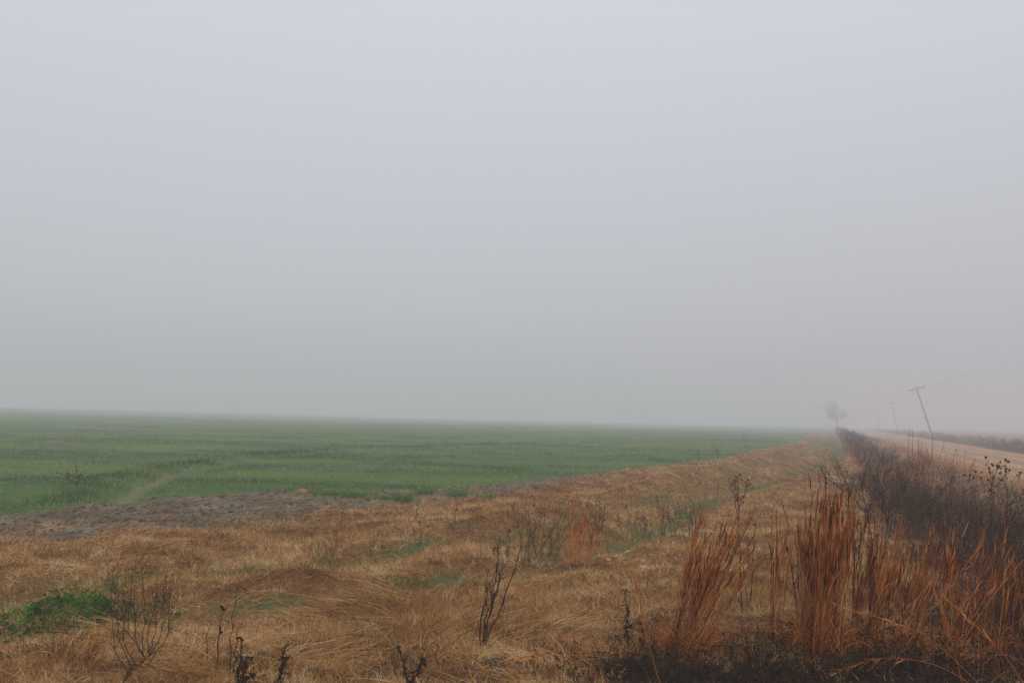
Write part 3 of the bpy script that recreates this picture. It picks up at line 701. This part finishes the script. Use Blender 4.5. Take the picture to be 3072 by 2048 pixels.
weed('bent_weed', 'dark weed rising out of the thin right flank of the tallest clump', 2.62, 6.4, [[(0, 0), (.01, .3), (.02, .7), (.0, 1.0)], [(.01, .4), (-.06, .62), (-.14, .8)], [(.02, .5), (.1, .68), (.13, .86)]], 33, G_W, .006, 6, .13)
weed('bent_weed', 'dark branching weed standing before the black brush on the right', 3.05, 7.0, [[(0, 0), (.0, .3), (-.02, .7), (-.09, 1.05)], [(0, .35), (.08, .6), (.12, .95)], [(-.01, .5), (-.12, .7), (-.2, .8)]], 34, G_W, .006, 7, .14)

G_S = 'low leafless shrubs on the verge'
def low_shrub(label, x, y, n, w, h, seed, r=.004):
    g = np.random.default_rng(seed); st = []
    for _ in range(n):
        a = g.uniform(-.5, .5) * w * .6; b = a + g.normal(0, .16) * w + a * .3; hh = h * g.uniform(.6, 1.05)
        st.append([(a, 0), ((a + b) / 2 + g.normal(0, .02), hh * .5), (b, hh)])
    return weed('leafless_shrub', label, x, y, st, seed, G_S, r, 7, h * .24, heads=.25, hr=.007, depth=w * .25, cat='shrub', tint=.95)
low_shrub('widest low leafless shrub left of the small rust tuft', .38, 9.85, 24, .75, .55, 51)
low_shrub('leafless shrub just right of the small rust tufts', 1.22, 11.2, 10, .5, .42, 52)
low_shrub('leafless shrub in front of the green rut, middle of the row', 1.75, 11.5, 11, .5, .45, 53)
low_shrub('leafless shrub with a tall central stem in the row behind the leaning clump', 2.2, 11.5, 9, .4, .55, 54)
low_shrub('rightmost leafless shrub of the row behind the leaning clump', 2.5, 11.3, 9, .35, .52, 55)

G_B = 'taller bare shrubs standing out of the ditch brush'
def bare_shrub(label, x, y, n, w, h, seed):
    g = np.random.default_rng(seed); st = []
    for _ in range(n):
        a = g.normal(0, .05); b = g.uniform(-.5, .5) * w; hh = h * g.uniform(.6, 1.05)
        st.append([(a, 0), (a + b * .35, hh * .4), (b * .9, hh * .75), (b * 1.1 + g.normal(0, .05), hh)])
    return weed('bare_shrub', label, x, y, st, seed, G_B, .006, 12, h * .30, heads=.12, hr=.009, depth=w * .3, cat='shrub', tint=.35)
bare_shrub('spreading bare shrub at the left edge of the brush, beside the tawny verge', 7.9, 19.2, 13, 1.7, .85, 401)
bare_shrub('bare twiggy shrub just above the tallest rust clump', 6.15, 14.6, 11, 1.3, .85, 402)
bare_shrub('dark bare shrub behind the right flank of the tallest rust clump', 5.35, 11.6, 11, 1.1, .85, 403)
bare_shrub('dark bare shrub in the brush below the seed-head weeds', 5.2, 9.3, 10, 1.0, .95, 404)
bare_shrub('bare shrub farther along the brush near the tan plumed clump', 11.2, 24.5, 12, 1.8, 1.0, 405)

G_T = 'thin dark weeds scattered on the verge'
for i, (lab, x, y, h, nst) in enumerate((
        ('thin dark stalk in front of the green grass patch left of centre', -1.42, 8.9, .38, 1),
        ('small branching dark weed with an umbrella of twigs right of the green patch', -.12, 9.4, .28, 5),
        ('thin weed pair behind the umbrella-shaped weed', .02, 9.9, .40, 2),
        ('thin dark weed at the left end of the centre green patch', -1.02, 9.8, .36, 3),
        ('short dark weed beyond the centre green patch', -.75, 11.8, .34, 1),
        ('short straight weed near the bare soil, centre', -1.28, 11.6, .34, 1),
        ('lone thin weed on the tawny verge left of centre', -2.15, 10.6, .30, 1),
        ('tiny black stake-like weed at the far left of the verge', -4.35, 7.4, .10, 1),
        ('dark weed standing on the field edge, leftmost of the edge weeds', 7.3, 32.2, .45, 4),
        ('dark weed standing on the field edge, middle of the edge weeds', 8.3, 33.2, .70, 4),
        ('dark weed standing on the field edge, farthest of the edge weeds', 11.4, 40.0, .8, 3),
        ('dead brown weed clump on the small soil mound beside the bare rill', -7.85, 15.2, .26, 14),
        ('thin weed right of the lowest bent stalk between the rust clumps', 1.98, 6.9, .62, 3))):
    g = np.random.default_rng(70 + i)
    st = [[(g.normal(0, .02) * (k > 0), 0), (g.normal(0, .03) * (1 + k * .6), h * .5), (g.normal(0, .05) * (1 + k), h * g.uniform(.75, 1))] for k in range(nst)]
    weed('thin_weed', lab, x, y, st, 70 + i, G_T, .0032 * (1 + .02 * y), 5, h * .28, heads=.25, hr=.007 * (1 + .03 * y), tint=.6)

G_H = 'dark seed-head weeds in front of the dirt road'
for i, (lab, x, y, sts) in enumerate((
        ('bare single-stemmed weed with one dark head, leftmost against the road', 6.70, 12.1, [[(0, 0), (.10, .5), (-.06, .8), (.02, 1.08), (.06, 1.16)]]),
        ('weed with a round cluster of black seed heads against the road', 6.90, 12.0, [[(0, 0), (.02, .5), (.05, 1.0)], [(.02, .6), (-.08, .82), (-.14, .9)], [(.03, .7), (.06, .9), (.1, 1.03)], [(.03, .7), (.14, .85), (.2, .94)], [(.03, .6), (.02, .9), (.0, 1.04)]]),
        ('rightmost weed with several tiers of black seed heads against the road', 7.14, 12.0, [[(0, 0), (.02, .5), (.0, 1.0)], [(.02, .6), (.1, .8), (.18, .93)], [(.02, .5), (.16, .66), (.3, .8)], [(.02, .7), (-.04, .9), (-.06, 1.03)], [(.02, .55), (-.1, .62), (-.16, .68)], [(.02, .5), (.24, .62), (.4, .64)]]))):
    sts = [[(a, b + max(0, -gz(x, y)) * min(1, b / .5)) for a, b in st] for st in sts]
    weed('seed_head_weed', lab, x, y, sts, 90 + i, G_H, .006, 2 if i == 0 else 5, .14, heads=.15 if i == 0 else .8, hr=.015, depth=.05)

# ---------------------------------------------------------------- green tufts and leafy weeds
G_G = 'green tufts on the bare soil margin'
def tuft(label, x, y, r, h, n, seed, tone):
    g = np.random.default_rng(seed); s = Soup(); a = g.uniform(0, 6.3, n); q = r * np.sqrt(g.uniform(0, 1, n))
    V, _ = ribbons(np.stack([np.cos(a) * q, np.sin(a) * q * .7, np.full(n, -.01)], 1), a + g.normal(0, .6, n), g.uniform(.05, .75, n), g.uniform(.2, 1.2, n), h * g.uniform(.6, 1.2, n), np.full(n, .013 if y > 12 else .006), 3)
    s.rib(V, np.clip(g.normal(tone, .22, n), 0, 1))
    return tag(s.build('grass_tuft', M['weedgreen'], loc=(x, y, gz(x, y))), label, 'grass tuft', G_G)
for i, (lab, x, y, r, h) in enumerate((
        ('wide low green tuft, left one on the bare soil', -3.55, 16.3, .26, .14), ('bright round green tuft, second from the left on the bare soil', -3.0, 16.1, .24, .17),
        ('green tuft nearest the verge on the bare soil', -1.95, 15.5, .17, .2), ('green tuft near the crop edge on the bare soil', -1.75, 17.2, .2, .17),
        ('rightmost dark green tuft on the bare soil', -1.05, 17.0, .2, .17), ('flat faint green tuft on the bare soil beside the verge', -.45, 16.4, .2, .10),
        ('small pale green tuft between the round ones on the bare soil', -2.4, 15.9, .15, .1), ('dark green tuft alone in the tawny verge, left of the green patch', -2.05, 9.4, .12, .14),
        ('tall-bladed green tuft in the verge, right end of the green patch', .45, 10.2, .2, .22), ('sparse long-bladed green tuft below the centre green patch', -.98, 8.0, .22, .2))):
    tuft(lab, x, y, r, h * (1.2 if y > 12 else .8), 240 if y > 12 else 90, 200 + i, .62 if y > 12 else .33)

def leafy_patch(label, x, y, blobs, seed):
    g = np.random.default_rng(seed); t = thing('leafy_weed', label, 'weed', (x, y, gz(x, y)))
    s = Soup(); f = Soup()
    for bx, by, r, h, n in blobs:
        a = g.uniform(0, 6.3, n); q = r * np.sqrt(g.uniform(0, 1, n)); px = bx + np.cos(a) * q; py = by + np.sin(a) * q
        hh = h * (1 - (q / r) ** 2) * (.35 + 1.3 * fbm((px + 40) / .13, (py + 40) / .13, 5, 2)) * g.uniform(.55, 1.1, n) + .02
        base = np.stack([px, py, zoff(px + x, py + y) - gz(x, y)], 1)
        V, C = ribbons(base, a + g.normal(0, .8, n), g.uniform(0, .5, n), g.uniform(0, .8, n), hh, .003, 3)
        s.rib(V, np.clip(g.normal(.4, .2, n), 0, 1))
        c = np.concatenate([C[:, 3], C[:, 3], C[:, 2], C[:, 2], C[:, 1]]); m_ = len(c)
        V, _ = ribbons(c, g.uniform(0, 6.3, m_), g.uniform(.7, 1.6, m_), g.uniform(.1, .8, m_), g.uniform(.018, .036, m_), g.uniform(.008, .016, m_), 2, 0, .3, wprof=(.4, 1, .2))
        f.rib(V, np.clip(.26 + 1.5 * (fbm((c[:, 0] + 40) / .08, (c[:, 1] + 40) / .08, 8, 2) - .5) + g.normal(0, .2, m_), 0, 1))
    s.build('stems', M['weedgreen'], t); f.build('leaves', M['weedgreen'], t); return t
leafy_patch('bushy mound of small-leaved green weed in the tawny grass at the left', -3.4, 6.6,
            [(0, 0, .30, .16, 330), (.3, .05, .2, .08, 80), (-.25, -.25, .25, .08, 120), (-.1, -.5, .3, .05, 80), (.6, .0, .26, .05, 40), (-.35, .15, .25, .05, 40)], 301)

# ---------------------------------------------------------------- small pale husks, a yellow leaf, an orange clod
hm = solid_mat('dry_husk', (.50, .36, .19), (.72, .56, .34), 40)
husk0 = None
g = np.random.default_rng(5)
for i, (x, y) in enumerate([(1.02, 9.35), (1.2, 9.3), (1.28, 9.25), (1.35, 9.45), (1.5, 9.3), (1.62, 9.5), (1.1, 9.1), (1.75, 9.4), (1.9, 9.6), (2.6, 10.2), (2.75, 10.3), (2.95, 10.4), (1.45, 9.0), (3.02, 10.1)]):
    if husk0 is None:
        s = Soup(); P = np.array([(-.05, 0, 0), (-.03, 0, .004), (0, 0, .007), (.03, 0, .004), (.05, 0, 0)]); s.tube(P, [.003, .010, .012, .008, .003], 0, .5, 8, close=False)
        h = husk0 = s.build('husk', hm, smooth=True)
    else:
        h = husk0.copy(); COL.objects.link(h)
    h.location = (x, y, gz(x, y) + .085); h.rotation_euler = (g.normal(0, .2), g.normal(0, .25), g.uniform(0, 3.1)); h.scale = (g.uniform(.45, .85),) * 3
    tag(h, 'pale dry husk lying on the matted grass between the rust tufts', 'husk', 'pale husks lying on the grass')

s = Soup(); V, _ = ribbons(np.array([[0, 0, 0.]]), np.array([.4]), np.array([.5]), np.array([.9]), np.array([.08]), np.array([.05]), 5, .4, .1, wprof=(.15, .8, 1, .85, .5, .05)); s.rib(V, .5)
lo = s.build('fallen_leaf', solid_mat('yellow_leaf', (.55, .27, .05), (.70, .40, .10), 30), loc=(-1.28, 9.35, gz(-1.28, 9.35) + .10)); lo.rotation_euler = (.3, .5, 1.0)
tag(lo, 'orange-yellow fallen leaf caught upright in the centre green patch', 'leaf')
s = Soup(); s.blob((0, 0, .03), (.10, .07, .06), .5, 4)
tag(s.build('orange_clod', solid_mat('orange_clod', (.26, .13, .06), (.38, .21, .11), 18), loc=(-4.1, 16.6, gz(-4.1, 16.6))), 'small orange clod on the edge of the crop and the bare soil', 'clod')

# ---------------------------------------------------------------- utility poles and wires
pm = solid_mat('weathered_pole_wood', (.13, .118, .105), (.24, .22, .20), 3, stretch=(6, 6, .4), bump=.3)
im = solid_mat('glass_insulator', (.10, .13, .13), (.16, .2, .2), 9, rough=.3)
steel = solid_mat('galvanised_strap', (.2, .2, .2), (.3, .3, .3), 6, rough=.6)
def pole_meshes():
    s = Soup(); s.tube([(0, 0, -1.2), (0, 0, 0), (0, 0, 4.4), (0, 0, 8.8)], [.165, .16, .135, .105], 0, .5, 12)
    return s
G_P = 'utility poles along the dirt road'
def ring(s, c, r, h, sides=8): s.tube([c, (c[0], c[1], c[2] + h * .5), (c[0], c[1], c[2] + h)], [r * .8, r, r * .5], 0, .5, sides)
protos = {}
def pole(label, x, y, lean, yawoff=0., has_arm=True, scale=1.0):
    t = thing('utility_pole', label, 'utility pole', (x, y, gz(x, y)), G_P)
    if 'pole' not in protos:
        p = protos['pole'] = pole_meshes().build('pole', pm, t, smooth=True)
        s = Soup(); s.tube([(-1.42, -.19, 8.42), (1.42, -.19, 8.42)], .085, .085, .5, 4); a = protos['arm'] = s.build('crossarm', pm, t)
        s = Soup()
        for sg in (-1, 1): s.tube([(sg * .75, -.25, 8.38), (sg * .02, -.19, 7.85)], .022, .022, .5, 4)
        b = protos['brace'] = s.build('brace', steel, t)
        kids = [p, a, b]
        for px in (-1.3, -.55, 1.3):
            s = Soup(); ring(s, (px, -.19, 8.47), .05, .17); q = s.build('insulator', im, t); protos.setdefault('ins', []).append(q)
    else:
        for k in [protos['pole'], protos['arm'], protos['brace']] + protos['ins']:
            c = k.copy(); COL.objects.link(c); c.parent = t
    # crossarm square to the road; lean is a tilt towards the field, in the crossarm's plane
    az = math.atan2(x, y)
    t.rotation_euler = (Matrix.Rotation(-math.atan(SL) - yawoff, 4, 'Z') @ Matrix.Rotation(-R(lean), 4, 'Y')).to_euler()
    t.scale = (scale,) * 3
    return t
p1 = pole('nearest utility pole, leaning hard left over the brush beyond the road', 72.2, 142, 15.6)
pole('second utility pole, slightly leaning and fainter in the fog', 114.2, 245, 8.2)
pole('third utility pole, a very faint leaning line in the fog', 149.4, 335, 6.3)
pole('farthest utility pole, barely visible beside the road vanishing point', 189.4, 440, 3)
bpy.context.view_layer.update()
wm = solid_mat('wire_metal', (.04, .04, .045), (.06, .06, .065), 5)
mw = p1.matrix_basis
for i, (lab, px) in enumerate((('left power line wire sagging from the leaning pole to the upper right', -1.3), ('middle power line wire sagging from the leaning pole to the right', -.55), ('right power line wire, lowest of the faint lines right of the leaning pole', 1.3))):
    a = np.array(mw @ Vector((px, -.19, 8.66)))
    ex = Vector((px * .93, px * -.36, 0)); b = np.array((31.0 + ex.x, 38.0 + ex.y, 8.6))
    k = np.linspace(0, 1, 40)[:, None]; C = a + (b - a) * k; C[:, 2] -= 4 * 1.0 * (k * (1 - k))[:, 0]
    s = Soup(); s.tube(C, .003, .003, .5, 4); tag(s.build('power_line', wm), lab, 'wire', 'power lines right of the leaning pole')

# ---------------------------------------------------------------- bare tree in the fog
def bare_tree(label, x, y, h, seed):
    g = np.random.default_rng(seed); t = thing('bare_tree', label, 'tree', (x, y, gz(x, y)))
    tr = Soup(); br = Soup()
    def grow(p, d, L, r, lev, s):
        n = 5; C = [p]; q = d.copy()
        for k in range(n):
            q = q + g.normal(0, .10, 3) + np.array([0, 0, .05]); q /= np.linalg.norm(q); C.append(C[-1] + q * L / n)
        s.tube(C, r, r * .55, .4, 6 if lev < 2 else 4)
        if lev >= 5: return
        for k in range({0: 5, 1: 5, 2: 5, 3: 4, 4: 3}[lev]):
            i = g.integers(2 if lev else 3, n + 1); dd = q + g.normal(0, .75, 3); dd[2] = abs(dd[2]) * .62 + .05; dd /= np.linalg.norm(dd)
            grow(C[i], dd, L * g.uniform(.58, .86), max(r * .5, .018), lev + 1, br)
    grow(np.zeros(3), np.array([-.05, 0, 1.]), h * .36, .3, 0, tr)
    tr.build('trunk', M['dark'], t); br.build('branches', M['dark'], t); return t
bare_tree('bare tree standing in the fog where the verge vanishes', 109.5, 277, 10.5, 8)

# ---------------------------------------------------------------- fog
m, nt, out = new_mat('fog'); v = nd(nt, 'ShaderNodeVolumePrincipled')
v.inputs['Color'].default_value = (.868, .856, .878, 1); v.inputs['Density'].default_value = .0061; v.inputs['Anisotropy'].default_value = 0
nt.links.new(v.outputs[0], out.inputs['Volume'])
HB = 1500; zb, zt = -2.5, 13.5
hv = np.array([(sx * HB, sy * HB, z) for z in (zb, zt) for sy in (-1, 1) for sx in (-1, 1)], float)
hf = np.array([(0, 2, 3, 1), (4, 5, 7, 6), (0, 1, 5, 4), (1, 3, 7, 5), (3, 2, 6, 7), (2, 0, 4, 6)])
tag(link('haze', hv, hf, m), kind='stuff')

# ---------------------------------------------------------------- daylight: overcast sky and a veiled sun
SUN_EL, SUN_AZ = 42, 155
w = bpy.data.worlds.new('World'); scene.world = w; w.use_nodes = True
nt = w.node_tree; nt.nodes.clear()
out = nt.nodes.new('ShaderNodeOutputWorld'); bg = nt.nodes.new('ShaderNodeBackground')
sky = nt.nodes.new('ShaderNodeTexSky'); sky.sky_type = 'NISHITA'; sky.sun_disc = False
sky.sun_elevation = R(SUN_EL); sky.sun_rotation = R(SUN_AZ); sky.air_density = 1.0; sky.dust_density = 3.0; sky.altitude = 50
hs = nt.nodes.new('ShaderNodeHueSaturation'); hs.inputs['Saturation'].default_value = .25
nt.links.new(sky.outputs[0], hs.inputs['Color'])
tc = nt.nodes.new('ShaderNodeTexCoord'); sp = nt.nodes.new('ShaderNodeSeparateXYZ'); nt.links.new(tc.outputs['Generated'], sp.inputs[0])
zz = math_(nt, 'MAXIMUM', sp.outputs[2], 0.0)
lum = math_(nt, 'MULTIPLY', math_(nt, 'ADD', math_(nt, 'MULTIPLY', zz, 1.4), 1.0), 4.9)
cb = nt.nodes.new('ShaderNodeCombineColor')
for i, k in enumerate((.955, .99, 1.07)): nt.links.new(math_(nt, 'MULTIPLY', lum, k), cb.inputs[i])
mx = mixc(nt, .8, hs.outputs[0], cb.outputs[0])        # a high cloud sheet veils most of the blue
nt.links.new(mx, bg.inputs[0]); bg.inputs[1].default_value = .1
nt.links.new(bg.outputs[0], out.inputs[0])

sl = bpy.data.lights.new('sun', 'SUN'); sl.energy = 1.1; sl.angle = R(30); sl.color = (1, .965, .92)
so = bpy.data.objects.new('sun', sl); COL.objects.link(so); so.rotation_euler = (R(90 - SUN_EL), 0, math.pi - R(SUN_AZ)); so.location = (0, 0, 60)

# ---------------------------------------------------------------- camera
cam = bpy.data.cameras.new('camera'); cam.sensor_fit = 'HORIZONTAL'; cam.sensor_width = 22.3; cam.lens = 18.0; cam.clip_start = .05; cam.clip_end = 5000
co = bpy.data.objects.new('camera', cam); COL.objects.link(co)
pitch, roll = R(5.25), R(1.3)
fw = Vector((0, math.cos(pitch), math.sin(pitch))); up0 = Vector((0, -math.sin(pitch), math.cos(pitch))); rt0 = Vector((1, 0, 0))
upv = up0 * math.cos(roll) - rt0 * math.sin(roll); rtv = rt0 * math.cos(roll) + up0 * math.sin(roll)
mm = Matrix(((rtv.x, upv.x, -fw.x, 0), (rtv.y, upv.y, -fw.y, 0), (rtv.z, upv.z, -fw.z, 1.6), (0, 0, 0, 1)))
co.matrix_world = mm; scene.camera = co

scene.view_settings.view_transform = 'Standard'; scene.view_settings.look = 'None'
scene.view_settings.exposure = 0; scene.view_settings.gamma = 1
scene.render.engine = 'CYCLES'
c = scene.cycles
c.max_bounces = 6; c.diffuse_bounces = 3; c.transmission_bounces = 4; c.transparent_max_bounces = 4; c.volume_bounces = 2; c.glossy_bounces = 2
c.use_denoising = True
try:
    c.denoiser = 'OPENIMAGEDENOISE'; c.denoising_input_passes = 'RGB_ALBEDO_NORMAL'; c.denoising_prefilter = 'ACCURATE'
except Exception: pass
